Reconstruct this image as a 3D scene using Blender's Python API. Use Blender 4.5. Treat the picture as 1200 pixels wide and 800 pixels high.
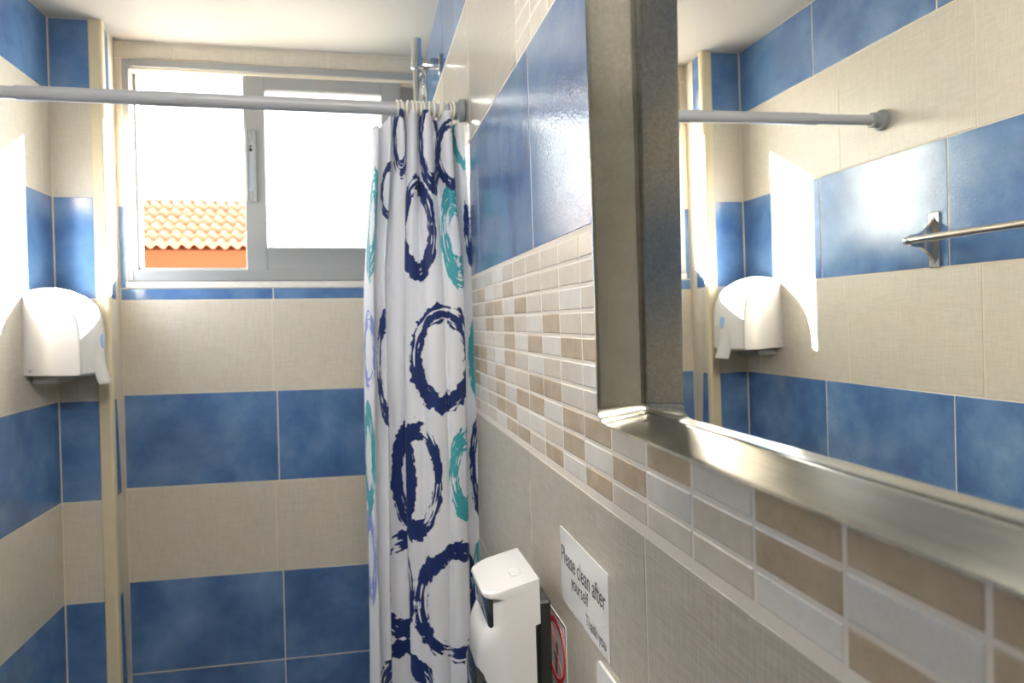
import bpy, bmesh, math, random
from mathutils import Vector, Matrix, Euler
random.seed(7)
for o in list(bpy.data.objects): bpy.data.objects.remove(o, do_unlink=True)
SC = bpy.context.scene
COL = SC.collection
rad = math.radians

# ------------------------------------------------------------------ measured room (metres, camera at origin)
XL, XR, YB, YP = -0.7317, 0.2153, 2.156, 2.021
LEAN = 0.0176
ZC, ZF, YF = 0.765, -1.52, -1.15
ZL, P = 0.3285, 0.253           # tile course level / pitch on left and back walls
Z0, HR, Y0, WC = 0.0868, 0.0253, 0.9465, 0.0805   # mosaic grid on the right wall

# ------------------------------------------------------------------ camera
cam_d = bpy.data.cameras.new('camera'); cam = bpy.data.objects.new('camera', cam_d); COL.objects.link(cam)
Rv, Uv, Fv = Vector((0.9792,-0.2022,-0.0159)), Vector((0.0206,0.0215,0.9996)), Vector((0.2018,0.9791,-0.0252))
cam.matrix_world = Matrix(((Rv.x,Uv.x,-Fv.x,0),(Rv.y,Uv.y,-Fv.y,0),(Rv.z,Uv.z,-Fv.z,0),(0,0,0,1)))
cam_d.sensor_width = 36; cam_d.lens = 869.27/1200*36; cam_d.clip_start = 0.01
cam_d.dof.use_dof = True; cam_d.dof.focus_distance = .80; cam_d.dof.aperture_fstop = 9.0
SC.camera = cam

# ------------------------------------------------------------------ sky, sun, exposure
w = bpy.data.worlds.new('sky'); SC.world = w; w.use_nodes = True
bg = w.node_tree.nodes['Background']; bg.inputs[0].default_value = (0.86,0.93,1.0,1); bg.inputs[1].default_value = 2.2
sd = bpy.data.lights.new('sun','SUN'); sd.energy = 66; sd.angle = rad(0.53); sd.color = (1,0.94,0.83)
sun = bpy.data.objects.new('sun', sd); COL.objects.link(sun)
sun.rotation_euler = Vector((-1,-1.18,-0.66)).to_track_quat('-Z','Y').to_euler(); sun.location = (3,5,3)
FILL_FAR_W = 11.0  # strength of the added fill lamp over the washing area
FILL_NEAR_W = 68.0  # strength of the added fill lamp above the viewpoint
SC.view_settings.view_transform = 'Standard'; SC.view_settings.look = 'None'
SC.view_settings.gamma = 1; SC.view_settings.use_curve_mapping = False
SC.view_settings.exposure = 1.3

# ------------------------------------------------------------------ helpers
def lerp(a, b, t): return a+(b-a)*t
def link(o, parent=None):
    COL.objects.link(o)
    if parent is not None: o.parent = parent
    return o
def obj(name, bm, mat, parent=None, smooth=False, mw=None):
    me = bpy.data.meshes.new(name)
    bmesh.ops.recalc_face_normals(bm, faces=bm.faces[:])
    bm.to_mesh(me); bm.free()
    if mat: me.materials.append(mat)
    if smooth:
        for p in me.polygons: p.use_smooth = True
    o = bpy.data.objects.new(name, me); link(o, parent)
    if mw is not None: o.matrix_local = mw
    return o
def empty(name, mw=None, parent=None):
    o = bpy.data.objects.new(name, None); o.empty_display_size = 0.02; link(o, parent)
    if mw is not None: o.matrix_local = mw
    return o
def tag(o, label=None, cat=None, group=None, kind=None):
    if label: o['label'] = label
    if cat: o['category'] = cat
    if group: o['group'] = group
    if kind: o['kind'] = kind
    return o
def box(bm, x0,x1,y0,y1,z0,z1, bev=0, seg=1):
    r = bmesh.ops.create_cube(bm, size=1.0); vs = r['verts']
    for v in vs:
        v.co = Vector(((x0+x1)/2+v.co.x*(x1-x0), (y0+y1)/2+v.co.y*(y1-y0), (z0+z1)/2+v.co.z*(z1-z0)))
    if bev:
        es = list({e for v in vs for e in v.link_edges})
        bmesh.ops.bevel(bm, geom=es, offset=bev, segments=seg, affect='EDGES', profile=0.5)
    return bm
def boxm(*a, **k): return box(bmesh.new(), *a, **k)
def cyl(bm, p, q, r, r2=None, n=24, caps=True):
    p, q = Vector(p), Vector(q); d = q-p; r2 = r if r2 is None else r2
    m = Matrix.Translation((p+q)/2) @ d.to_track_quat('Z','Y').to_matrix().to_4x4()
    bmesh.ops.create_cone(bm, cap_ends=caps, segments=n, radius1=r, radius2=r2, depth=d.length, matrix=m)
    return bm
def lathe(bm, prof, mw, n=28):
    rings = []
    for r, h in prof:
        rings.append([bm.verts.new(mw @ Vector((r*math.cos(2*math.pi*i/n), r*math.sin(2*math.pi*i/n), h))) for i in range(n)])
    for a, b in zip(rings, rings[1:]):
        for i in range(n): bm.faces.new((a[i], a[(i+1)%n], b[(i+1)%n], b[i]))
    bm.faces.new(rings[0][::-1]); bm.faces.new(rings[-1])
    return bm
def torus(bm, c, axis, R, r, n=28, m=8):
    mw = Matrix.Translation(c) @ Vector(axis).to_track_quat('Z','Y').to_matrix().to_4x4(); rr = []
    for i in range(n):
        a = 2*math.pi*i/n
        rr.append([bm.verts.new(mw @ Vector(((R+r*math.cos(2*math.pi*j/m))*math.cos(a), (R+r*math.cos(2*math.pi*j/m))*math.sin(a), r*math.sin(2*math.pi*j/m)))) for j in range(m)])
    for i in range(n):
        for j in range(m): bm.faces.new((rr[i][j], rr[(i+1)%n][j], rr[(i+1)%n][(j+1)%m], rr[i][(j+1)%m]))
    return bm
def loft(bm, rings, cap=True):
    vs = [[bm.verts.new(p) for p in r] for r in rings]; n = len(vs[0])
    for a, b in zip(vs, vs[1:]):
        for i in range(n): bm.faces.new((a[i], a[(i+1)%n], b[(i+1)%n], b[i]))
    if cap: bm.faces.new(vs[0][::-1]); bm.faces.new(vs[-1])
    return bm
def sharp(o, deg=35):
    o.data.polygons.foreach_set('use_smooth', [True]*len(o.data.polygons))
    bm = bmesh.new(); bm.from_mesh(o.data)
    for f in bm.faces:
        if len(f.verts) > 8:
            f.smooth = False
            for e in f.edges: e.smooth = False
    for e in bm.edges:
        if len(e.link_faces) == 2 and e.calc_face_angle(0) > rad(deg): e.smooth = False
    bm.to_mesh(o.data); bm.free(); return o

# ------------------------------------------------------------------ materials
class NT:
    def __init__(s, name):
        s.m = bpy.data.materials.new(name); s.m.use_nodes = True; s.t = s.m.node_tree
        s.b = s.t.nodes['Principled BSDF']; s.out = s.t.nodes['Material Output']
    def n(s, typ, **k):
        x = s.t.nodes.new(typ)
        for a, v in k.items(): setattr(x, a, v)
        return x
    def l(s, a, b): s.t.links.new(a, b)
    def math(s, op, a, b=None, c=None, clamp=False):
        x = s.n('ShaderNodeMath', operation=op, use_clamp=clamp)
        for i, v in enumerate((a, b, c)):
            if v is None: continue
            if isinstance(v, (int, float)): x.inputs[i].default_value = v
            else: s.l(v, x.inputs[i])
        return x.outputs[0]
    def ramp(s, fac, stops):
        x = s.n('ShaderNodeValToRGB'); s.l(fac, x.inputs[0]); el = x.color_ramp.elements
        while len(el) < len(stops): el.new(0.5)
        for e, (p, c) in zip(el, stops): e.position = p; e.color = (*c, 1)
        return x.outputs[0]
    def noise(s, vec, scale, detail=3, rough=.5, dist=0):
        x = s.n('ShaderNodeTexNoise'); x.inputs['Scale'].default_value = scale; x.inputs['Detail'].default_value = detail
        x.inputs['Roughness'].default_value = rough; x.inputs['Distortion'].default_value = dist
        if vec is not None: s.l(vec, x.inputs['Vector'])
        return x.outputs[0]
    def objvec(s, rnd=True, scale=None):
        tc = s.n('ShaderNodeTexCoord'); v = tc.outputs['Object']
        if scale:
            mp = s.n('ShaderNodeMapping'); mp.inputs['Scale'].default_value = scale; s.l(v, mp.inputs[0]); v = mp.outputs[0]
        if rnd:
            oi = s.n('ShaderNodeObjectInfo'); mu = s.math('MULTIPLY', oi.outputs['Random'], 37.0)
            va = s.n('ShaderNodeVectorMath', operation='ADD'); s.l(v, va.inputs[0]); s.l(mu, va.inputs[1]); v = va.outputs[0]
        return v
    def bump(s, h, strength, dist):
        x = s.n('ShaderNodeBump'); x.inputs['Strength'].default_value = strength; x.inputs['Distance'].default_value = dist
        s.l(h, x.inputs['Height']); s.l(x.outputs[0], s.b.inputs['Normal'])
    def mix(s, fac, a, b, typ='MIX'):
        x = s.n('ShaderNodeMix', data_type='RGBA', blend_type=typ)
        for i, v in ((0, fac), (6, a), (7, b)):
            if isinstance(v, (int, float)): x.inputs[i].default_value = v
            elif isinstance(v, tuple): x.inputs[i].default_value = (*v, 1)
            else: s.l(v, x.inputs[i])
        return x.outputs[2]
def plain(name, col, rough=.5, metal=0, spec=.5, coat=0, var=0.06, vs=14, bump=0, bs=200):
    N = NT(name); b = N.b
    v = N.objvec(); f = N.noise(v, vs, 4)
    c = N.mix(f, tuple(x*(1-var) for x in col), tuple(min(1, x*(1+var)) for x in col)); N.l(c, b.inputs['Base Color'])
    b.inputs['Roughness'].default_value = rough; b.inputs['Metallic'].default_value = metal
    b.inputs['Specular IOR Level'].default_value = spec; b.inputs['Coat Weight'].default_value = coat
    if bump: N.bump(N.noise(v, bs, 3), bump, 0.001)
    return N.m

def mat_blue():
    N = NT('blue_glazed_tile'); v = N.objvec()
    f = N.noise(v, 6.5, 6, .6, .12)
    c = N.ramp(f, [(.28,(.048,.113,.27)),(.45,(.080,.174,.37)),(.60,(.130,.246,.45)),(.76,(.215,.345,.54))])
    sp = N.noise(v, 130, 2); c = N.mix(N.math('MULTIPLY', N.math('GREATER_THAN', sp, .71), .35), c, (.05,.10,.22))
    N.l(c, N.b.inputs['Base Color']); N.b.inputs['Roughness'].default_value = .08
    N.b.inputs['Specular IOR Level'].default_value = .85
    N.bump(N.noise(v, 280, 2), .28, .0012)
    return N.m
def mat_linen(name='beige_linen_tile', base=(.67,.617,.525), dark=(.54,.49,.405), rough=.36):
    N = NT(name)
    a = N.noise(N.objvec(True, (26,26,620)), 1, 3, .6); b = N.noise(N.objvec(True, (620,26,26)), 1, 3, .6)
    f = N.math('MULTIPLY', N.math('ADD', a, b), .5)
    c = N.ramp(f, [(.36,dark),(.62,base)])
    cl = N.noise(N.objvec(), 6, 4); c = N.mix(cl, c, (.93,.92,.90), 'MULTIPLY') if False else c
    N.l(c, N.b.inputs['Base Color']); N.b.inputs['Roughness'].default_value = rough
    N.bump(f, .12, .001); return N.m
def mat_mosaic(name, c0, c1):
    N = NT(name); v = N.objvec()
    f = N.noise(v, 28, 6, .65); c = N.ramp(f, [(.32,c0),(.68,c1)])
    s = N.noise(v, 420, 3); c = N.mix(N.math('MULTIPLY', N.math('GREATER_THAN', s, .62), .16), c, tuple(x*.62 for x in c0))
    N.l(c, N.b.inputs['Base Color']); N.b.inputs['Roughness'].default_value = .26
    N.bump(N.noise(v, 160, 3), .06, .001); return N.m
M = {}
M['blue'] = mat_blue(); M['linen'] = mat_linen()
M['linen_g'] = mat_linen('glossy_beige_tile', (.66,.61,.53), (.55,.505,.43), .10)
M['linen_r'] = mat_linen('grey_beige_linen_tile', (.60,.55,.465), (.40,.36,.29), .34)
M['mW'] = mat_mosaic('mosaic_pale', (.74,.70,.63), (.82,.79,.73))
M['mL'] = mat_mosaic('mosaic_light_beige', (.65,.595,.505), (.74,.685,.595))
M['mB'] = mat_mosaic('mosaic_beige', (.65,.58,.475), (.74,.67,.57))
M['mT'] = mat_mosaic('mosaic_tan', (.47,.365,.24), (.60,.49,.35))
M['grout'] = plain('cream_grout', (.74,.66,.54), .8, var=.1, vs=40, bump=.3)
M['grout_w'] = plain('pale_grout', (.78,.72,.63), .7, var=.06, vs=40, bump=.2)
M['plaster'] = plain('ceiling_plaster', (.42,.405,.38), .7, var=.03, vs=5, bump=.15, bs=90)
M['trim'] = plain('cream_plastic_trim', (.70,.61,.41), .4, var=.05, vs=20)
M['alu'] = plain('white_grey_aluminium', (.30,.31,.315), .35, var=.03)
M['alu_d'] = plain('latch_grey', (.36,.41,.50), .35, .4)
M['white'] = plain('white_plastic', (.82,.82,.80), .18, var=.015, coat=.3)
M['white_d'] = plain('satin_white_plastic', (.64,.63,.615), .22, var=.015, coat=.2)
M['white_b'] = plain('white_plastic_bright', (.68,.675,.66), .12, var=.01, coat=.5)
M['ringm'] = plain('ivory_ring_plastic', (.80,.77,.68), .3)
M['black'] = plain('smoked_black_plastic', (.018,.020,.022), .10, var=.1, coat=.5)
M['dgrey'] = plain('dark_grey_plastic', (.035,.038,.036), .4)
M['bluep'] = plain('pale_blue_plastic', (.30,.45,.80), .2)
M['greyp'] = plain('grey_plastic', (.35,.35,.34), .4)
M['rod'] = plain('grey_painted_rod', (.44,.455,.475), .32, .0, var=.03)
M['rodcap'] = plain('grey_rubber_cap', (.27,.29,.30), .5)
M['chrome'] = plain('brushed_chrome', (.62,.63,.64), .16, 1.0, var=.03)
M['bar'] = plain('polished_steel_bar', (.74,.71,.66), .16, 1.0, var=.03)
M['mirror'] = plain('mirror_silver', (.95,.935,.885), .0, 1.0, var=0)
M['paper'] = plain('laminated_paper', (.80,.80,.785), .22, var=.02, coat=.2)
M['ink'] = plain('black_ink', (.02,.022,.03), .5)
M['ink_g'] = plain('grey_ink', (.11,.12,.14), .5)
M['red'] = plain('red_print', (.66,.035,.04), .4)
M['floor'] = plain('grey_floor', (.16,.15,.14), .4)
M['paint'] = plain('grey_wall_paint', (.13,.125,.11), .6)
M['door'] = plain('brown_door_paint', (.13,.10,.07), .45)
M['ground'] = plain('grey_paving', (.20,.19,.18), .8)
M['orange'] = plain('orange_render', (.25,.070,.016), .8, var=.03, vs=1)
M['rtile'] = plain('terracotta_roof_tile', (.72,.27,.16), .7, var=.12, vs=3)
M['ridge'] = plain('pink_ridge_tile', (.74,.34,.29), .7, var=.1, vs=3)
def mat_steel():
    N = NT('brushed_stainless_steel'); b = N.b
    f = N.noise(N.objvec(False, (8,500,500)), 1, 3); g = N.noise(N.objvec(False), 30, 5)
    N.l(N.ramp(f, [(.3,(.30,.295,.26)),(.7,(.39,.38,.335))]), b.inputs['Base Color'])
    b.inputs['Metallic'].default_value = 1
    N.l(N.math('ADD', N.math('MULTIPLY', g, .14), .16), b.inputs['Roughness']); N.bump(f, .05, .0005); return N.m
M['steel'] = mat_steel()
def mat_frost():
    N = NT('hammered_obscured_glass'); v = N.objvec(False)
    vo = N.n('ShaderNodeTexVoronoi'); vo.inputs['Scale'].default_value = 150; N.l(v, vo.inputs['Vector'])
    bp = N.n('ShaderNodeBump'); bp.inputs['Strength'].default_value = .8; bp.inputs['Distance'].default_value = .003; N.l(vo.outputs['Distance'], bp.inputs['Height'])
    tr = N.n('ShaderNodeBsdfTranslucent'); tr.inputs[0].default_value = (.88,.92,.90,1); N.l(bp.outputs[0], tr.inputs['Normal'])
    rf = N.n('ShaderNodeBsdfRefraction'); rf.inputs['Color'].default_value = (.96,.98,.96,1); rf.inputs['Roughness'].default_value = .36; rf.inputs['IOR'].default_value = 1.45; N.l(bp.outputs[0], rf.inputs['Normal'])
    mx = N.n('ShaderNodeMixShader'); mx.inputs[0].default_value = .85
    N.l(tr.outputs[0], mx.inputs[1]); N.l(rf.outputs[0], mx.inputs[2]); N.l(mx.outputs[0], N.out.inputs[0])
    N.t.nodes.remove(N.b); return N.m
M['frost'] = mat_frost()

# curtain print: rings given in cloth metres (x across, z up): x, z, rx, rz, colour, seed
def px(u, v): return (.1551+(u-519)*.00164-(v-419)*.000023, -.0642-(v-419)*.00162)
NAVY, TEAL, PALE = 0, 1, 2
RINGS = [  # anchor px, shift along the cloth, radii (m), colour, inner radius
 (520,419,0,.074,.104,NAVY,.66),(488,560,.002,.050,.114,NAVY,.66),(470,560,.030,.046,.112,NAVY,.50),(532,706,.004,.098,.116,NAVY,.70),
 (492,268,0,.046,.100,NAVY,.62),(536,278,0,.036,.098,TEAL,.40),(548,272,.020,.030,.085,NAVY,.45),
 (546,556,.003,.042,.092,TEAL,.50),(562,548,.012,.038,.108,NAVY,.55),(462,690,.020,.062,.104,NAVY,.64),(452,430,.010,.036,.112,NAVY,.62),
 (434,410,0,.020,.076,PALE,.6),(438,262,0,.022,.108,TEAL,.4),(470,165,.004,.024,.074,NAVY,.55),(503,168,.010,.032,.100,NAVY,.62),
 (562,420,.012,.040,.098,TEAL,.6),(470,818,.010,.110,.100,NAVY,.68),(433,535,0,.020,.110,TEAL,.55),(434,650,.004,.022,.098,PALE,.5),
 (566,690,.030,.060,.104,TEAL,.66),(457,225,.004,.030,.055,NAVY,.66),(541,150,.006,.034,.080,TEAL,.74),(528,182,.004,.030,.068,NAVY,.66)]
def mat_curtain():
    g = bpy.data.node_groups.new('brushed_ring', 'ShaderNodeTree')
    for nm, ty in (('UV','NodeSocketVector'),('Centre','NodeSocketVector'),('Inv','NodeSocketVector'),('Inner','NodeSocketFloat'),('Seed','NodeSocketFloat')):
        g.interface.new_socket(nm, in_out='INPUT', socket_type=ty)
    g.interface.new_socket('Mask', in_out='OUTPUT', socket_type='NodeSocketFloat')
    gi, go = g.nodes.new('NodeGroupInput'), g.nodes.new('NodeGroupOutput')
    def mt(op, a, b=None, c=None):
        x = g.nodes.new('ShaderNodeMath'); x.operation = op
        for i, v in enumerate((a, b, c)):
            if v is None: continue
            if isinstance(v, (int, float)): x.inputs[i].default_value = v
            else: g.links.new(v, x.inputs[i])
        return x.outputs[0]
    def vm(op, a, b=None):
        x = g.nodes.new('ShaderNodeVectorMath'); x.operation = op
        g.links.new(a, x.inputs[0])
        if b is not None: g.links.new(b, x.inputs[1])
        return x
    nz = g.nodes.new('ShaderNodeTexNoise'); nz.inputs['Scale'].default_value = 62; nz.inputs['Detail'].default_value = 4
    g.links.new(gi.outputs['UV'], nz.inputs['Vector'])
    d = vm('MULTIPLY', vm('SUBTRACT', gi.outputs['UV'], gi.outputs['Centre']).outputs[0], gi.outputs['Inv'])
    r = vm('LENGTH', d.outputs[0]).outputs['Value']
    un = vm('NORMALIZE', d.outputs[0]).outputs[0]
    r2 = mt('ADD', r, mt('MULTIPLY', mt('SUBTRACT', nz.outputs[0], .5), .34))
    band = mt('MULTIPLY', mt('GREATER_THAN', r2, gi.outputs['Inner']), mt('LESS_THAN', r2, 1.0))
    # dry-brush streaks running round the ring
    cb = g.nodes.new('ShaderNodeCombineXYZ'); sx = g.nodes.new('ShaderNodeSeparateXYZ'); g.links.new(un, sx.inputs[0])
    g.links.new(mt('MULTIPLY', sx.outputs[0], 1.1), cb.inputs[0]); g.links.new(mt('MULTIPLY', sx.outputs[1], 1.1), cb.inputs[1])
    g.links.new(mt('ADD', mt('MULTIPLY', r, 13), gi.outputs['Seed']), cb.inputs[2])
    ns = g.nodes.new('ShaderNodeTexNoise'); ns.inputs['Scale'].default_value = 1.0; ns.inputs['Detail'].default_value = 2
    g.links.new(cb.outputs[0], ns.inputs['Vector'])
    cb2 = g.nodes.new('ShaderNodeCombineXYZ'); g.links.new(mt('MULTIPLY', sx.outputs[0], .8), cb2.inputs[0]); g.links.new(mt('MULTIPLY', sx.outputs[1], .8), cb2.inputs[1]); g.links.new(gi.outputs['Seed'], cb2.inputs[2])
    nl = g.nodes.new('ShaderNodeTexNoise'); nl.inputs['Scale'].default_value = 1.6; nl.inputs['Detail'].default_value = 1
    g.links.new(cb2.outputs[0], nl.inputs['Vector'])
    thr = mt('SUBTRACT', 1.02, mt('MULTIPLY', nl.outputs[0], .80))
    solid = mt('LESS_THAN', mt('ADD', ns.outputs[0], mt('MULTIPLY', mt('SUBTRACT', nz.outputs[0], .5), .25)), thr)
    g.links.new(mt('MULTIPLY', band, solid), go.inputs[0])
    N = NT('printed_shower_curtain'); uv = N.n('ShaderNodeUVMap'); uv.uv_map = 'cloth'
    acc = {}
    for k, (u, v, ds, rx, ry, c, inner) in enumerate(RINGS):
        x, z = cloth_s(u, v); x += ds; gr = N.n('ShaderNodeGroup'); gr.node_tree = g
        N.l(uv.outputs[0], gr.inputs['UV']); gr.inputs['Centre'].default_value = (x, z, 0)
        gr.inputs['Inv'].default_value = (1/rx, 1/ry, 0); gr.inputs['Inner'].default_value = inner; gr.inputs['Seed'].default_value = k*7.3
        acc[c] = gr.outputs[0] if c not in acc else N.math('MAXIMUM', acc[c], gr.outputs[0])
    col = N.mix(acc[PALE], (.81,.83,.88), (.26,.34,.68)); col = N.mix(acc[TEAL], col, (.055,.40,.46)); col = N.mix(acc[NAVY], col, (.007,.028,.150))
    N.l(col, N.b.inputs['Base Color']); N.b.inputs['Roughness'].default_value = .55; N.b.inputs['Sheen Weight'].default_value = .1
    tr = N.n('ShaderNodeBsdfTranslucent'); N.l(col, tr.inputs[0])
    mx = N.n('ShaderNodeMixShader'); mx.inputs[0].default_value = .22
    N.l(N.b.outputs[0], mx.inputs[1]); N.l(tr.outputs[0], mx.inputs[2]); N.l(mx.outputs[0], N.out.inputs[0])
    return N.m

# ------------------------------------------------------------------ room shell
# every wall: local x along it, local -y into the room, local z up
MB_ = Matrix.Translation((0,YB,0))
MR_ = Matrix.Translation((XR,0,0)) @ Matrix.Rotation(-math.atan(LEAN),4,'Y') @ Matrix.Rotation(rad(-90),4,'Z')   # local x = -world y
ML_ = Matrix.Translation((XL,0,0)) @ Matrix.Rotation(rad(90),4,'Z')                                               # local x = world y
def struct(name, bm, mat, mw=None):
    return tag(obj(name, bm, mat, None, mw=mw), kind='structure')
T = 0.12; G = 0.0007
floor = struct('floor', boxm(-1.4,1.0,-1.4,2.4,ZF-.1,ZF), M['floor'])
ceiling = struct('ceiling', boxm(-1.0,.45,-1.35,2.33,ZC,ZC+.12), M['plaster'])
wall_left = struct('wall_left', boxm(YF,YP+.2,G,T,ZF,ZC), M['grout'], ML_)
wall_right = struct('wall_right', boxm(-YB-.17,-YF,.0004,T,ZF,ZC+.02), M['grout_w'], MR_)
bm = bmesh.new()
WX0, WX1, WZ0, WZ1 = -.604, .200, .126, .7195
WT = .165
for a in ((-.86,WX0,G,WT,ZF,ZC),(WX1,.40,G,WT,ZF,ZC),(WX0,WX1,G,WT,ZF,WZ0),(WX0,WX1,G,WT,WZ1-.028,ZC)): box(bm, *a)
wall_back = struct('wall_back', bm, M['grout'], MB_)
wall_front = struct('wall_front', boxm(-.95,.5,-.12,0,ZF,ZC), M['paint'], Matrix.Translation((0,YF,0)))
# boxed-out corner beside the window
PX0, PX1 = -.6115, -.6231
bm = bmesh.new()
loft(bm, [[(XL-.02,YP+G,z),(PX0-G,YP+G,z),(PX1-G,YB+.02,z),(XL-.02,YB+.02,z)] for z in (ZF, ZC)])
wall_corner = struct('wall_corner', bm, M['grout'])
# door behind the camera
door = tag(empty('door_1', Matrix.Translation((-.30,YF,ZF))), kind='structure')
obj('door_leaf', boxm(-.36,.36,.004,.03,.01,2.0,bev=.003), M['door'], door)
bm = bmesh.new(); box(bm,-.43,-.365,.002,.04,0,2.07,bev=.004); box(bm,.365,.43,.002,.04,0,2.07,bev=.004); box(bm,-.43,.43,.002,.04,2.005,2.07,bev=.004)
obj('door_frame', bm, M['door'], door)
bm = bmesh.new(); cyl(bm,(.29,.03,.98),(.29,.075,.98),.009); cyl(bm,(.29,.07,.98),(.18,.07,.98),.008)
obj('door_handle', bm, M['chrome'], door, smooth=True)

# ------------------------------------------------------------------ tiles
TM = {}
def tile(parent, x0, x1, z0, z1, mat, name='tile', g=.0015, lift=0, bev=.0008, mw=None, tilt=.0012):
    ww, hh = round(x1-x0-2*g,4), round(z1-z0-2*g,4)
    if ww < .002 or hh < .002: return
    key = (ww, hh, mat.name, name)
    if key not in TM:
        bm = bmesh.new(); box(bm, -ww/2, ww/2, 0, .006, -hh/2, hh/2)
        es = [e for e in bm.edges if all(v.co.y < .001 for v in e.verts)]
        bmesh.ops.bevel(bm, geom=es, offset=bev, segments=2, affect='EDGES', profile=.5)
        bmesh.ops.recalc_face_normals(bm, faces=bm.faces[:])
        me = bpy.data.meshes.new(name); bm.to_mesh(me); bm.free(); me.materials.append(mat); TM[key] = me
    o = bpy.data.objects.new(name, TM[key]); link(o, parent)
    m = Matrix.Translation(((x0+x1)/2, -lift-random.random()*.00025, (z0+z1)/2)) @ Euler((random.uniform(-tilt,tilt),0,random.uniform(-tilt,tilt))).to_matrix().to_4x4()
    o.matrix_local = (mw @ m) if mw is not None else m
    return o
def course(parent, x0, x1, z0, z1, joints, mat, **k):
    xs = [x0]+sorted(j for j in joints if x0+.004 < j < x1-.004)+[x1]
    for a, b in zip(xs, xs[1:]): tile(parent, a, b, z0, z1, mat, **k)
lv = [ZL+P*(2-i) for i in range(0, 10)]      # course levels downwards
rows = []                                    # (z0,z1,kind,left joint)
top = ZC
for i, kind in ((1,'blue'),(2,'linen'),(3,'blue'),(4,'linen'),(5,'blue'),(6,'linen'),(7,'blue'),(8,'blue'),(9,'linen')):
    z1 = ZC if i == 1 else lv[i-1]; z0 = lv[i]
    rows.append((max(z0,ZF), z1, kind))
lj = {0:1.668,1:1.5706,2:1.6530,3:1.5589,4:1.6477,5:1.565,6:1.650,7:1.650,8:1.56}
lj2 = {0:.40,1:.3933,2:.404,3:.387,4:.404,5:.39,6:.40,7:.4,8:.4}
for i, (z0, z1, kd) in enumerate(rows):
    js = [lj[i]+lj2[i]*k for k in range(-8,3)]
    course(wall_left, YF+.01, YP-.001, z0, z1, js, M[kd])
    # boxed corner: front face and the side face beside the window
    tile(wall_corner, XL+.001, PX0-.012, z0, z1, M[kd], mw=Matrix.Translation((0,YP,0)))
    ang = math.atan2(PX0-PX1, YB-YP)
    tile(wall_corner, .008, YB-YP-.001, z0, z1, M[kd], mw=Matrix.Translation((PX0,YP,0)) @ Matrix.Rotation(rad(90)+ang,4,'Z'))
bj = {0:-.4714,2:-.2313,3:-.2363,4:-.2286+.002,5:-.2370,6:-.2217,7:-.2217,8:-.23}
for i, (z0, z1, kd) in enumerate(rows):
    b0, b1 = PX1+.001, XR-.002
    js = [bj.get(i,-.23)+.4025*k for k in range(-2,3)]
    if i == 0: course(wall_back, b0, b1, WZ1+.001, ZC-.001, js, M['linen'])
    elif i == 1: tile(wall_back, b0, WX0-.001, z0, z1, M['linen'])
    elif i == 2:
        tile(wall_back, b0, WX0-.001, .108, z1, M['blue']); course(wall_back, b0, b1, z0, .108, js, M['blue'])
    else: course(wall_back, b0, b1, z0, z1, js, M[kd])
tile(wall_back, PX1+.001, WX0-.001, ZL+P, WZ1, M['linen'])

# right wall, local x = -y
def rt(y0, y1, z0, z1, mat, **k): tile(wall_right, -y1, -y0, z0, z1, mat, **k)
def rcourse(z0, z1, joints, mat, ya=YF+.01, yb=YB-.002):
    ys = [ya]+sorted(j for j in joints if ya+.004 < j < yb-.004)+[yb]
    for a, b in zip(ys, ys[1:]): rt(a, b, z0, z1, mat)
zt1, zt2 = Z0+P, Z0+2*P
rcourse(Z0+.003, zt1, [.8985+.405*k for k in range(-6,4)], M['blue'])
rcourse(zt2, ZC+.01, [.93+.405*k for k in range(-6,4)], M['blue'])
rcourse(zt1, zt2, [.957+.407*k for k in range(0,4)], M['linen_g'], ya=.957)
zb = [Z0-P*k for k in (1,2,3,4,5,6,7)]
for k in range(6):
    z0 = max(zb[k+1], ZF)
    if z0 < zb[k]-.01: rcourse(z0, zb[k]-(.003 if k == 0 else 0), [.5516+(0 if k == 0 else .03)+.4075*j for j in range(-6,5)], M['linen_r' if k in (0,1,4) else 'blue'])
PAT = {-3:'WLTLLWTTTW',-2:'BTWTTTLWTT',-1:'BBTBWBBTWT',0:'BBLWTWTTWB',1:'BBBTWBTWBT',2:'BBWBTLLTTW',3:'BBBBTWLTWT',4:'BLBTBTWLTB',5:'LBTBWBTTWL',6:'BTBLTBTWBB',7:'TBLTBWTTTW',8:'BWTBLTTTWT',9:'LTBWTBTTTB',10:'BTLBTWBLTW'}
rnd = random.Random(3)
for c in range(-15, 11):
    for r in range(10):
        yb_ = Y0-c*WC; ya_ = yb_-WC
        z1 = Z0-r*HR; z0 = z1-HR
        if ya_ < .495 and z0 > -.062: continue          # behind the mirror
        k = PAT[c][r] if c in PAT else rnd.choice('WBBTLT')
        rt(ya_, min(yb_,YB-.002), z0+(.003 if r == 9 else 0), z1, M['m'+k], name='mosaic_tile', g=.0011, bev=.0018, tilt=.004)
for c in range(5):
    for r in range(10):
        yb_ = .957-c*WC; z1 = zt2-r*HR
        rt(yb_-WC, yb_, z1-HR, z1, M['m'+rnd.choice('BBLB')], name='mosaic_tile', g=.0011, bev=.0018, tilt=.004)
rt(YF+.01, .957-5*WC, zt1, zt2, M['mB'])

# corner bead on the boxed corner
bm = bmesh.new()
loft(bm, [[(x,y,z) for x, y in ((-.6395,YP+.001),(-.6395,YP-.0035),(-.637,YP-.006),(-.6125,YP-.008),(-.6085,YP-.006),(-.6068,YP-.002),(-.6068,YP+.012),(-.6085,YP+.0145),(-.6125,YP+.0145))] for z in (ZF, ZC-.001)])
struct('trim_1', bm, M['trim'])

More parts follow.
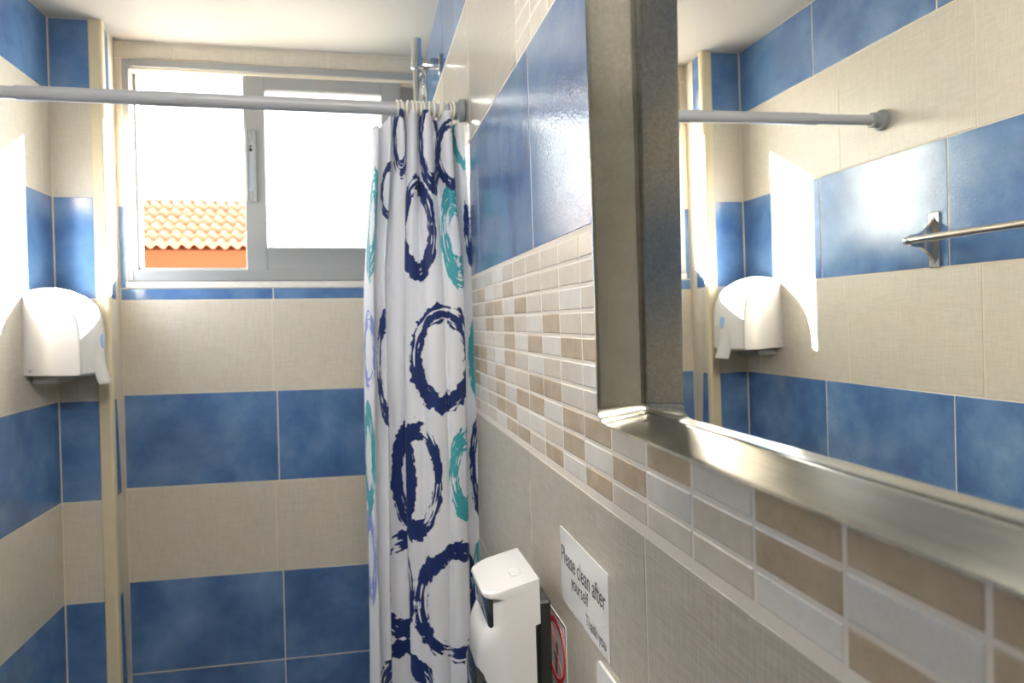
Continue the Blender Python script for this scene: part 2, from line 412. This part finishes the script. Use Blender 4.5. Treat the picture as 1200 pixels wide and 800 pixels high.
# ------------------------------------------------------------------ window
win = tag(empty('window_1', MB_.copy()), kind='structure')
def ring_frame(x0,x1,z0,z1,y0,y1,l,r,t,b,bev=.0015):
    bm = bmesh.new()
    box(bm,x0,x0+l,y0,y1,z0,z1,bev=bev); box(bm,x1-r,x1,y0,y1,z0,z1,bev=bev)
    box(bm,x0+l,x1-r,y0,y1,z1-t,z1,bev=bev); box(bm,x0+l,x1-r,y0,y1,z0,z0+b,bev=bev); return bm
fr = obj('window_frame', ring_frame(WX0+.001,WX1-.001,WZ0+.001,WZ1-.001,-.004,.075,.016,.016,.020,.031), M['alu'], win)
bm = bmesh.new(); box(bm,WX0+.017,WX1-.017,.040,.044,WZ1-.030,WZ1-.0205); box(bm,WX0+.0175,WX0+.023,.04,.044,WZ0+.033,WZ1-.031); box(bm,WX0+.017,WX1-.017,.040,.044,WZ0+.0325,WZ0+.040)
obj('track', bm, M['alu'], fr)
obj('sill', boxm(WX0-.004,WX1+.004,-.003,.01,.1085,WZ0,bev=.0015,seg=2), plain('rough_white_mortar',(.74,.72,.67),.8,var=.12,vs=60,bump=.8,bs=120), win)
SX0, SX1, SZ0, SZ1 = -.3007, .131, .1585, .6975
sash = obj('sash', ring_frame(SX0,SX1,SZ0,SZ1,.010,.036,.056,.0556,.041,.063), M['alu'], win)
obj('glass', boxm(SX0+.0565,SX1-.056,.020,.025,SZ0+.0635,SZ1-.0415), M['frost'], sash)
pl = ring_frame(-.2963,-.2684,.3455,.5420,.0055,.0098,.007,.009,.028,.030,bev=.001)
obj('latch_plate', pl, M['alu'], sash)
bm = boxm(-.2888,-.2782,.0086,.0096,.376,.5135); box(bm,-.2893,-.2777,.0062,.009,.375,.386,bev=.001)
obj('latch_slot', bm, M['alu_d'], sash)
for z, r in ((.4985,.0030),(.4885,.0042)): obj('latch_button', cyl(bmesh.new(),(-.2825,.009,z),(-.2825,.0058,z),r), M['black'], sash, smooth=False)
for z in (.530,.360): obj('screw', cyl(bmesh.new(),(-.2820,.0058,z),(-.2820,.0046,z),.0032,.0024,n=16), M['alu_d'], sash)
obj('fixed_stile', boxm(.115,WX1-.017,.046,.070,SZ0,SZ1,bev=.0015), M['alu'], win)
# ------------------------------------------------------------------ neighbouring house
HX0, HX1, HY = -3.95, .30, 9.0
house = tag(empty('neighbouring_house', Matrix.Translation((-2.0,HY,-4.4))), 'orange rendered house with a terracotta tiled roof seen through the open window', 'house')
hl = lambda x,y,z: Vector((x+2.0,y-HY,z+4.4))
bm = bmesh.new(); box(bm, HX0+2+.05, HX1+2-.05, .12, 2.6, 0, 5.26); obj('wall', bm, M['orange'], house)
bm = bmesh.new(); box(bm, HX0+2, HX1+2, .03, .13, 4.98, 5.285); obj('fascia', bm, M['orange'], house)
pitch = rad(30); SL = 1.37; NR = 6
bm = bmesh.new()
a, b_, c_ = hl(0,HY+.02,.895), hl(0,HY+SL*math.cos(pitch),.895+SL*math.sin(pitch)), hl(0,HY+2*SL*math.cos(pitch),.895)
loft(bm, [[(x,a.y,a.z),(x,b_.y,b_.z),(x,c_.y,c_.z)] for x in (HX0+2,HX1+2)]); obj('roof_deck', bm, M['orange'], house)
bm = bmesh.new(); tw, tl = .132, SL/NR+.05
prof = []
for i in range(13):
    t_ = i/12; xx = (t_-.5)*tw*1.04
    prof.append((xx, .025*math.sin(2*math.pi*t_)))
ring = lambda y, dz: [(x, y, z+dz) for x, z in prof]+[(x, y, z+dz-.045) for x, z in prof[::-1]]
loft(bm, [ring(0,.062), ring(tl,0)])
bmesh.ops.recalc_face_normals(bm, faces=bm.faces[:])
rtm = bpy.data.meshes.new('roof_tile'); bm.to_mesh(rtm); bm.free(); rtm.materials.append(M['rtile'])
nc = int((HX1-HX0)/tw)
for r in range(NR):
    for c in range(nc):
        s = r*SL/NR-.03
        o = bpy.data.objects.new('roof_tile', rtm); link(o, house)
        o.matrix_local = Matrix.Translation(hl(HX0+tw*(c+.5), HY+s*math.cos(pitch), .915+s*math.sin(pitch)+random.uniform(-.004,.004))) @ Matrix.Rotation(pitch,4,'X')
bm = bmesh.new(); L = .47
rr = []
for y, rad_ in ((0,.085),(.05,.083),(.055,.074),(L+.03,.068)):
    rr.append([(y, rad_*math.cos(math.pi*i/10), rad_*math.sin(math.pi*i/10)) for i in range(11)])
loft(bm, rr); rgm = bpy.data.meshes.new('ridge_tile'); bmesh.ops.recalc_face_normals(bm, faces=bm.faces[:]); bm.to_mesh(rgm); bm.free(); rgm.materials.append(M['ridge'])
for k in range(int((HX1-HX0)/L)):
    o = bpy.data.objects.new('ridge_tile', rgm); link(o, house)
    o.matrix_local = Matrix.Translation(hl(HX0+.02+L*k, HY+SL*math.cos(pitch), .895+SL*math.sin(pitch)+.035)) @ Matrix.Rotation(math.pi*0,4,'Z')
struct('ground', boxm(-25,20,2.6,30,-4.6,-4.42), M['ground'])

# ------------------------------------------------------------------ shower rod, rings, curtain, riser rail
RY, RZ = 1.421, .4062
xr_ = XR-LEAN*RZ
rod = tag(empty('shower_rod', Matrix.Translation((XL,RY,RZ))), 'grey telescopic shower rod spanning the room in front of the window', 'shower rod')
def rl(x): return x-XL
obj('outer_tube', cyl(bmesh.new(),(rl(-.565),0,0),(rl(xr_-.012),0,0),.0127,n=32), M['rod'], rod, smooth=False)
obj('inner_tube', cyl(bmesh.new(),(.012,0,0),(rl(-.563),0,0),.0108,n=32), M['rod'], rod)
capP = [(.0145,.034),(.0165,.032),(.0165,.028),(.0150,.026),(.0165,.016),(.0215,.0125),(.0225,.008),(.0225,.004),(.0205,.0012)]
obj('end_cap', lathe(bmesh.new(), capP, Matrix.Rotation(rad(90),4,'Y')), M['rodcap'], rod)
obj('end_cap', lathe(bmesh.new(), capP, Matrix.Translation((rl(xr_),0,0)) @ Matrix.Rotation(rad(-90),4,'Y')), M['rodcap'], rod)
for o in rod.children: sharp(o)
# curtain: two measured cross-sections (near the rod / lower down), blended along the drop
TOPC = [(.0317,1.434),(.0370,1.420),(.0430,1.415),(.0450,1.428),(.0440,1.440),(.0540,1.424),(.0645,1.412),(.0675,1.428),(.0660,1.440),(.0750,1.418),(.0850,1.406),(.0925,1.414),(.0940,1.434),(.0965,1.418),(.1050,1.405),(.1145,1.414),(.1165,1.434),(.1195,1.418),(.1300,1.404),(.1415,1.412),(.1450,1.434),(.1510,1.440),(.1565,1.428),(.1670,1.405),(.1790,1.408),(.1830,1.430),(.1820,1.438),(.1920,1.414),(.2035,1.410)]
LOWC = [(.0093,1.440),(.018,1.420),(.026,1.412),(.0278,1.430),(.0245,1.446),(.036,1.426),(.0485,1.411),(.0512,1.430),(.0475,1.446),(.062,1.441),(.078,1.440),(.0885,1.430),(.0865,1.412),(.0835,1.400),(.094,1.391),(.106,1.3920),(.116,1.3940),(.126,1.384),(.140,1.3825),(.153,1.388),(.161,1.396),(.168,1.389),(.176,1.387),(.187,1.391),(.197,1.400),(.2005,1.422),(.1995,1.436),(.2085,1.424),(.2190,1.408)]
NK, SUB, NV = len(TOPC), 11, 170
ZT, ZB = .401, -1.32
def sm(t): t = max(0,min(1,t)); return t*t*(3-2*t)
def cat(pts):
    out = []
    for k in range(NK-1):
        p0, p1, p2, p3 = (Vector(pts[max(0,min(NK-1,k+d))]) for d in (-1,0,1,2))
        for q in range(SUB + (k == NK-2)):
            t = q/SUB
            out.append(.5*((2*p1)+(p2-p0)*t+(2*p0-5*p1+4*p2-p3)*t*t+(3*p1-p0-3*p2+p3)*t**3))
    return out
TOPC = [(x,y-.004) for x, y in TOPC]
CT, CL = cat(TOPC), cat(LOWC); NU = len(CT)
ARC = [0.0]
for a, b in zip(CL, CL[1:]): ARC.append(ARC[-1]+(b-a).length)
def cur(i, z):
    t = sm((.37-z)/.34); c = CT[i].lerp(CL[i], t)
    dz = max(0, -.10-z)
    return Vector((c.x-.004*dz*(1-i/NU)+.0015*math.sin(9*z+i*.05)*t*(.3 if i > NU*.8 else 1), c.y+.003*math.sin(6*z+i*.03)*t))
def cloth_s(u, v):          # cloth coordinate of the fold that shows in front at this place
    x, z = px(u, v); best = None
    for i in range(NU):
        c = cur(i, z)
        if abs(c.x-x) < .0022 and (best is None or c.y < best[0]): best = (c.y, ARC[i])
    if best is None: best = (0, ARC[0]+(x-cur(0,z).x) if x < cur(0,z).x else ARC[-1]+(x-cur(NU-1,z).x))
    return best[1], z
bm = bmesh.new(); uvl = bm.loops.layers.uv.new('cloth'); grid = []; uvs = {}
for j in range(NV+1):
    row = []
    for i in range(NU):
        back = sm((CT[i].y-1.4030)/.0045)
        ztop = ZT-.010*back-.020*sm((.072-CT[i].x)/.03)
        ztop = min(ztop, lerp(ztop, .3815, sm((CT[i].x-.178)/.005)))
        z = ztop+(ZB-ztop)*(j/NV)**1.08
        c = cur(i, z); v = bm.verts.new((c.x,c.y,z)); row.append(v); uvs[v] = (ARC[i], z)
    grid.append(row)
for j in range(NV):
    for i in range(NU-1):
        f = bm.faces.new((grid[j][i],grid[j][i+1],grid[j+1][i+1],grid[j+1][i])); f.smooth = True
        for l in f.loops: l[uvl].uv = uvs[l.vert]
M['curtain'] = mat_curtain()
cu = obj('shower_curtain', bm, M['curtain'], None, smooth=True)
md = cu.modifiers.new('cloth_thickness','SOLIDIFY'); md.thickness = .0006; md.offset = 0
tag(cu, 'white shower curtain printed with navy and teal brushed rings, hanging from the rod', 'shower curtain')
ringx = [.079,.086,.100,.107,.113,.121,.128,.139,.146,.157,.164,.176,.183]
ORD = 'first second third fourth fifth sixth seventh eighth ninth tenth eleventh twelfth thirteenth'.split()
rm = torus(bmesh.new(), (0,0,0), (1,0,0), .0158, .0022, m=8)
first = None
for k, x in enumerate(ringx):
    if first is None: o = obj('curtain_ring', rm, M['ringm'], smooth=True); first = o
    else: o = first.copy(); COL.objects.link(o)
    o.location = (x, RY, RZ-.0012); o.rotation_euler = (0, random.uniform(-.10,.10), random.uniform(-.25,.25))
    tag(o, 'ivory plastic ring on the shower rod, %s from the left above the curtain' % ORD[k], 'curtain ring', 'ivory curtain rings on the shower rod')
# riser rail behind the curtain
SY = 1.78
rail = tag(empty('shower_rail', Matrix.Translation((.1478,SY,-.45))), 'chrome shower riser rail with wall bracket, rising above the curtain in the corner', 'shower rail')
obj('riser', lathe(bmesh.new(), [(.0095,0),(.0104,.002),(.0104,1.122),(.0098,1.125)], Matrix.Identity(4)), M['chrome'], rail, smooth=True)
wx = XR-LEAN*.615-.1478
bm = bmesh.new(); lathe(bm, [(.0125,-.015),(.0145,-.013),(.0145,.013),(.0125,.015)], Matrix.Translation((0,0,1.068))); box(bm,.006,wx-.004,-.009,.009,1.056,1.080,bev=.003,seg=2)
sharp(obj('bracket', bm, M['chrome'], rail))
bm = bmesh.new(); box(bm,wx-.006,wx-.0015,-.014,.014,1.045,1.091,bev=.0015); obj('wall_plate', bm, M['chrome'], rail)
bm = bmesh.new()
pts = [(.012+.006*math.sin(k*.5), -.012, 1.035-k*.05) for k in range(20)]
for a, b in zip(pts, pts[1:]): cyl(bm, a, b, .0048, n=10)
cyl(bm,(.006,-.006,1.045),pts[0],.0055,n=10)
obj('hose', bm, M['chrome'], rail, smooth=True)

# ------------------------------------------------------------------ mirror with deep steel frame
MY1, MY0, MZ0, MZ1 = .529, -.06, -.0692, .56
mir = tag(empty('mirror', MR_ @ Matrix.Translation((-(MY0+MY1)/2,0,(MZ0+MZ1)/2))), 'large wall mirror in a deep brushed steel tray frame on the right wall', 'mirror')
hw, hh = (MY1-MY0)/2, (MZ1-MZ0)/2
def rrect(hw, hh, r, y, n=8):
    pts = []
    for cx, cz, a0 in ((hw-r,hh-r,0),(-hw+r,hh-r,90),(-hw+r,-hh+r,180),(hw-r,-hh+r,270)):
        for i in range(n+1):
            a = rad(a0+90*i/n); pts.append((cx+r*math.cos(a), y, cz+r*math.sin(a)))
    return pts
# the glass leans slightly off the wall plane (measured from its reflections)
nrm = Vector((math.cos(.0118)*math.cos(.0055), math.sin(.0055), math.sin(.0118)))
loc = (MR_.to_3x3().transposed() @ nrm)
bm = bmesh.new()
out = []
for dy in (0, .004):
    out.append([(x, -(.0069-.0055*0)+dy+((-loc.x)*x*-1*0), z) for x, y, z in rrect(hw-.0005, hh-.0005, .008, 0)])
mv = []
base = MR_ @ Matrix.Translation((-(MY0+MY1)/2,0,(MZ0+MZ1)/2)); inv = base.inverted()
def on_mirror(x, z):      # slide along the wall normal until the measured plane is met
    p0 = base @ Vector((x,0,z)); d = (MR_.to_3x3() @ Vector((0,-1,0)))
    c0 = Vector((XR-.0069,.8,0)); t = (c0-p0).dot(nrm)/d.dot(nrm); return -t
front = [(x, on_mirror(x,z), z) for x, _, z in rrect(hw-.0006, hh-.0006, .008, 0)]
back = [(x, y+.004, z) for x, y, z in front]
loft(bm, [front, back]); obj('mirror_glass', bm, M['mirror'], mir)
bm = bmesh.new(); e = .0045; D = .0405
def rr_(s, r, y): return rrect(hw+s, hh+s, r, y)
loft(bm, [rr_(.0,.0085,-.0015), rr_(.0,.0085,-.0080), rr_(.0001,.0086,-.0086), rr_(.0054,.013,-D+.0026), rr_(.0055,.013,-D+.002), rr_(.0060,.0135,-D), rr_(.0075,.0145,-D-.0003), rr_(.0082,.015,-D+.001), rr_(.0082,.015,-.001)], cap=False)
sharp(obj('frame', bm, M['steel'], mir), 40)

# ------------------------------------------------------------------ signs on the right wall
FONT = bpy.data.fonts.load('<builtin>') if '<builtin>' in bpy.data.fonts else None
def text(name, body, x0, x1, z0, z1, yy, mat, parent, shear=0, weight=0, rot=0):
    cu_ = bpy.data.curves.new('lettering','FONT'); cu_.body = body; cu_.size = 1; cu_.offset = weight
    to = bpy.data.objects.new('lettering', cu_); COL.objects.link(to)
    bpy.context.view_layer.update()
    me = bpy.data.meshes.new_from_object(to.evaluated_get(bpy.context.evaluated_depsgraph_get()))
    bpy.data.objects.remove(to); me.materials.clear(); me.materials.append(mat); me.name = name
    xs = [v.co.x for v in me.vertices]; ys = [v.co.y for v in me.vertices]
    a, b, c, d = min(xs), max(xs), min(ys), max(ys)
    for v in me.vertices:
        X = x0+(v.co.x-a)/(b-a)*(x1-x0); Z = z0+(v.co.y-c)/(d-c)*(z1-z0)
        v.co = Vector((X, yy, Z))
    o = bpy.data.objects.new(name, me); link(o, parent)
    return o
def plate(w_, h_, t_, r=.003):
    return loft(bmesh.new(), [rrect(w_/2,h_/2,r,0), rrect(w_/2,h_/2,r,-t_)])
def sign_at(name, y, z, off=0.0004, rot=0):
    return empty(name, MR_ @ Matrix.Translation((-y,-off,z)) @ Matrix.Rotation(rot,4,'Y'))
s1 = tag(sign_at('notice_sign', .725, -.2725, rot=.012), 'white laminated notice reading Please clean after yourself, on the beige wall below the mosaic', 'sign')
obj('sheet', plate(.1635,.0835,.0008,.001), M['paper'], s1)
yy = -.00105
text('lettering','Please clean after',-.077,.0745,.0035,.0225,yy,M['ink'],s1)
text('lettering','yourself',-.041,.020,-.0185,.0005,yy,M['ink'],s1)
text('lettering','Thank you',.010,.073,-.0385,-.0225,yy,M['ink_g'],s1)
s2 = tag(sign_at('prohibition_sign', .8395, -.3945), 'small white sign with a red crossed circle, beside the soap dispenser', 'sign')
obj('plate', plate(.086,.104,.0012,.004), M['paper'], s2)
bm = ring_frame(-.043,.043,-.052,.052,-.0016,-.0010,.0009,.0009,.0014,.0014,bev=0); obj('border', bm, M['ink'], s2)
bm = bmesh.new(); n = 48
ro, ri = .0405, .0345
cz = .0085
loft(bm, [[(r*math.cos(2*math.pi*i/n), y, cz+r*math.sin(2*math.pi*i/n)*.93) for i in range(n)] for r, y in ((ri,-.0012),(ri,-.0018),(ro,-.0018),(ro,-.0012))], cap=False)
bar = Matrix.Translation((0,0,cz)) @ Matrix.Rotation(rad(45),4,'Y')
b2 = boxm(-.036,.036,-.0017,-.0012,-.0010,.0010); bmesh.ops.transform(b2, matrix=bar, verts=b2.verts[:])
tmp = bpy.data.meshes.new('t'); b2.to_mesh(tmp); b2.free(); bm.from_mesh(tmp)
obj('red_ring', bm, M['red'], s2)
bm = bmesh.new()
for a in ((-.006,.004,-.030,-.008),(-.010,.012,-.010,-.006),(-.002,.010,-.004,.010)): box(bm,a[0],a[1],-.0014,-.0012,a[2]+.0085,a[3]+.0085)
obj('pictogram', bm, M['ink_g'], s2)
s3 = tag(sign_at('lower_sign', .611, -.3725, off=.0008), 'white plastic sign at the bottom edge, tucked under the laminated notice', 'sign')
obj('plate', plate(.130,.096,.003,.005), M['paper'], s3)
text('lettering','THIS',-.043,-.012,.014,.028,-.0032,M['ink'],s3)

# ------------------------------------------------------------------ soap dispenser (right wall)
# local frame: x = -world y (towards the camera), -y = out of the wall, z up
soap = tag(empty('soap_dispenser', MR_ @ Matrix.Translation((-.8715,0,-.29))), 'glossy white soap dispenser with black window, on the wall beside the curtain', 'soap dispenser')
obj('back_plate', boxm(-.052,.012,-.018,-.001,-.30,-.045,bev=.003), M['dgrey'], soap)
W2 = .0600; BK = -.026
def soap_sec(z, front, back=BK, r=.014, side=W2, n=7):
    # horizontal outline: rounded front corners, square back
    pts = [(-side,back,z),]
    for i in range(n+1):
        a = rad(180+90*i/n); pts.append((-side+r+r*math.cos(a), -front+r+r*math.sin(a), z))
    for i in range(n+1):
        a = rad(270+90*i/n); pts.append((side-r+r*math.cos(a), -front+r+r*math.sin(a), z))
    pts.append((side,back,z)); return pts
b2 = BK-.006
secs = [(-.300,.096,b2,.034),(-.150,.097,b2,.034),(-.115,.0970,b2,.034),(-.095,.0968,b2,.033),(-.080,.0955,b2,.031),(-.070,.0930,b2,.028),(-.062,.0890,b2,.024),(-.056,.0850,b2,.021),(-.053,.0822,b2,.0185),(-.0515,.0815,BK,.018),
        (-.020,.0815,BK,.018)]
bm = bmesh.new(); loft(bm, [soap_sec(z,f,b,r) for z,f,b,r in secs])
sharp(obj('body', bm, M['white_b'], soap), 50)
def slope(ring, k): return [(x,y,z+(y-BK)*k) for x,y,z in ring]
lid = [slope(soap_sec(z,f,BK,r), k) for z,f,r,k in ((-.0200,.0815,.018,.0),(-.0192,.0855,.019,.02),(-.0165,.0885,.020,.05),(-.0115,.0895,.021,.10),(-.0060,.0885,.021,.15),(-.0022,.0855,.019,.20),(-.0004,.0805,.017,.225),(.0,.0745,.015,.235))]
bm = bmesh.new(); loft(bm, lid)
sharp(obj('lid', bm, M['white_b'], soap), 32)
bm = bmesh.new(); loft(bm, [soap_sec(z,f,-.0745,r,side=W2-.008) for z,f,r in ((-.0545,.0838,.0085),(-.0500,.0846,.009),(-.0225,.0846,.009),(-.0200,.0838,.0085))])
sharp(obj('window', bm, M['black'], soap), 40)
bm = bmesh.new(); loft(bm, [soap_sec(z,f,-.060,.02,side=.050) for z,f in ((-.170,.093),(-.160,.1005),(-.118,.1010),(-.104,.0960))])
sharp(obj('push_pad', bm, M['black'], soap), 40)
bm = lathe(bmesh.new(), [(.0125,-.001),(.0125,.0010),(.0115,.0016),(.0105,.0012)], Matrix.Translation((.018,-.046,-.0046)) @ Matrix.Rotation(rad(13),4,'X') @ Matrix.Diagonal((1,.55,1,1)))
obj('lock_button', bm, M['white_b'], soap, smooth=False)

# ------------------------------------------------------------------ paper dispenser (left wall)
disp = tag(empty('paper_dispenser', Matrix.Translation((XL,1.92,0))), 'white rounded paper dispenser on the left wall, sunlit from the window', 'paper dispenser')
near = [(-.7317,.0790),(-.7150,.0772),(-.6873,.0740),(-.6620,.0690),(-.6420,.0590),(-.6290,.0440),(-.6205,.0200),(-.6170,-.0075),(-.6150,-.0500),(-.6145,-.1000),(-.6200,-.1045),(-.6595,-.1043),(-.7000,-.1028),(-.7317,-.1020)]
mid = [(-.7317,.0985),(-.7150,.1000),(-.6900,.0985),(-.6600,.0915),(-.6350,.0790),(-.6150,.0600),(-.6030,.0330),(-.5995,-.0020),(-.6000,-.0500),(-.6020,-.1010),(-.6080,-.1070),(-.6595,-.1060),(-.7000,-.1040),(-.7317,-.1030)]
def sec(k, y, ins=0):
    c_ = (-.68, .0)
    return [((lerp(a[0],b[0],k)-(0 if a[0] < -.73 else ins*(1 if a[0] > -.66 else .2)))-XL, y-1.92, (lerp(a[1],b[1],k)-ins*(1 if a[1] > 0 else -.6))) for a, b in zip(near, mid)]
st = [(0,1.8335,.0035),(0.02,1.8345,.0012),(.06,1.837,.0),(.30,1.850,0),(.62,1.872,0),(.88,1.895,0),(1,1.918,0),(.88,1.944,0),(.62,1.968,0),(.30,1.990,0),(.04,2.003,0),(0,2.0055,.0035)]
bm = bmesh.new(); loft(bm, [sec(*s) for s in st])
sharp(obj('cover', bm, M['white_d'], disp), 38)
# flared pull lever on the lower front
bm = bmesh.new(); rings = []
for z, xo, hw_, th in ((-.008,-.5990,.006,.003),(-.014,-.5965,.017,.006),(-.030,-.5945,.026,.008),(-.055,-.5945,.031,.009),(-.085,-.5925,.034,.009),(-.108,-.5880,.036,.008),(-.124,-.5825,.037,.007),(-.128,-.5835,.036,.003)):
    rg = []
    for i in range(16):
        a = 2*math.pi*i/16; rg.append((xo-XL-th/2+th/2*math.copysign(abs(math.cos(a))**.6,math.cos(a)) - (.010*abs(math.sin(a))**2), hw_*math.copysign(abs(math.sin(a))**.7,math.sin(a)), z))
    rings.append(rg)
loft(bm, rings); sharp(obj('lever', bm, M['white_d'], disp), 50)
bm = lathe(bmesh.new(), [(.0115,-.001),(.0115,.0015),(.009,.0022)], Matrix.Translation((-.5955-XL,-.004,-.028)) @ Matrix.Rotation(rad(90),4,'Y') @ Matrix.Diagonal((1.5,.8,1,1)))
obj('blue_window', bm, M['bluep'], disp)
obj('rivet', lathe(bmesh.new(), [(.0042,-.001),(.0042,.0012),(.003,.002)], Matrix.Translation((-.7195-XL,-.0845,-.0915)) @ Matrix.Rotation(rad(90),4,'X')), M['greyp'], disp)
bm = bmesh.new()
# raised curved seam down the near side
sp = [(-.716,.060),(-.704,.040),(-.697,.010),(-.6945,-.03),(-.6935,-.100)]
obj('bottom_tray', boxm(.004,.060,-.060,.060,-.122,-.103,bev=.003), M['greyp'], disp)
for o in disp.children: pass

# ------------------------------------------------------------------ towel bar on the left wall (seen in the mirror)
tb = tag(empty('towel_bar', Matrix.Translation((XL,1.284,.131))), 'polished steel towel bar on the left wall, seen in the mirror', 'towel bar')
def holder(y):
    h = obj('bracket', boxm(.0004,.0034,y-.0155,y+.0155,-.056,.056,bev=.0025,seg=2), M['bar'], tb)
    bm = bmesh.new(); a = []
    for i in range(13):
        t_ = i/12; x = .003+.054*t_; hgt = .0115+.034*(1-t_)**2.4; a.append((x, hgt))
    ol = a+[(.064,.008),(.067,0),(.064,-.008)]+[(x,-h_) for x, h_ in a[::-1]]
    loft(bm, [[(x, y+d, z) for x, z in ol] for d in (-.004,.004)]); obj('arm', bm, M['bar'], h)
    for z in (.045,-.045): obj('screw', lathe(bmesh.new(), [(.0035,0),(.0035,.0008),(.002,.0016)], Matrix.Translation((.0034,y,z)) @ Matrix.Rotation(rad(90),4,'Y'), n=14), M['chrome'], h)
holder(0); holder(-.56)
obj('bar', cyl(bmesh.new(),(.058,.012,0),(.058,-.572,0),.0075,n=24), M['bar'], tb, smooth=False); sharp(tb.children[-1])


# ------------------------------------------------------------------ unseen fill lamps, added on the ceiling to brighten the room
def fill_lamp(x, y, watt, label):
    lamp = tag(empty('fill_lamp', Matrix.Translation((x,y,ZC))), label, 'added fill lamp', 'added round fill lamps')
    obj('fill_lamp_base', lathe(bmesh.new(), [(.11,-.001),(.115,-.006),(.115,-.018),(.108,-.022)], Matrix.Identity(4)), M['white'], lamp)
    em = NT('fill_lamp_diffuser'); em.b.inputs['Base Color'].default_value = (.9,.88,.82,1); em.b.inputs['Emission Color'].default_value = (1,.94,.85,1); em.b.inputs['Emission Strength'].default_value = watt
    obj('diffuser', lathe(bmesh.new(), [(.105,-.020),(.100,-.036),(.08,-.048),(.04,-.055),(.01,-.057)], Matrix.Identity(4)), em.m, lamp, smooth=True)
fill_lamp(-.30, .80, FILL_FAR_W, 'added round fill lamp, unseen, on the ceiling over the washing area, in front of the viewpoint')
fill_lamp(.03, .16, FILL_NEAR_W, 'added round fill lamp, unseen, on the ceiling above the viewpoint')
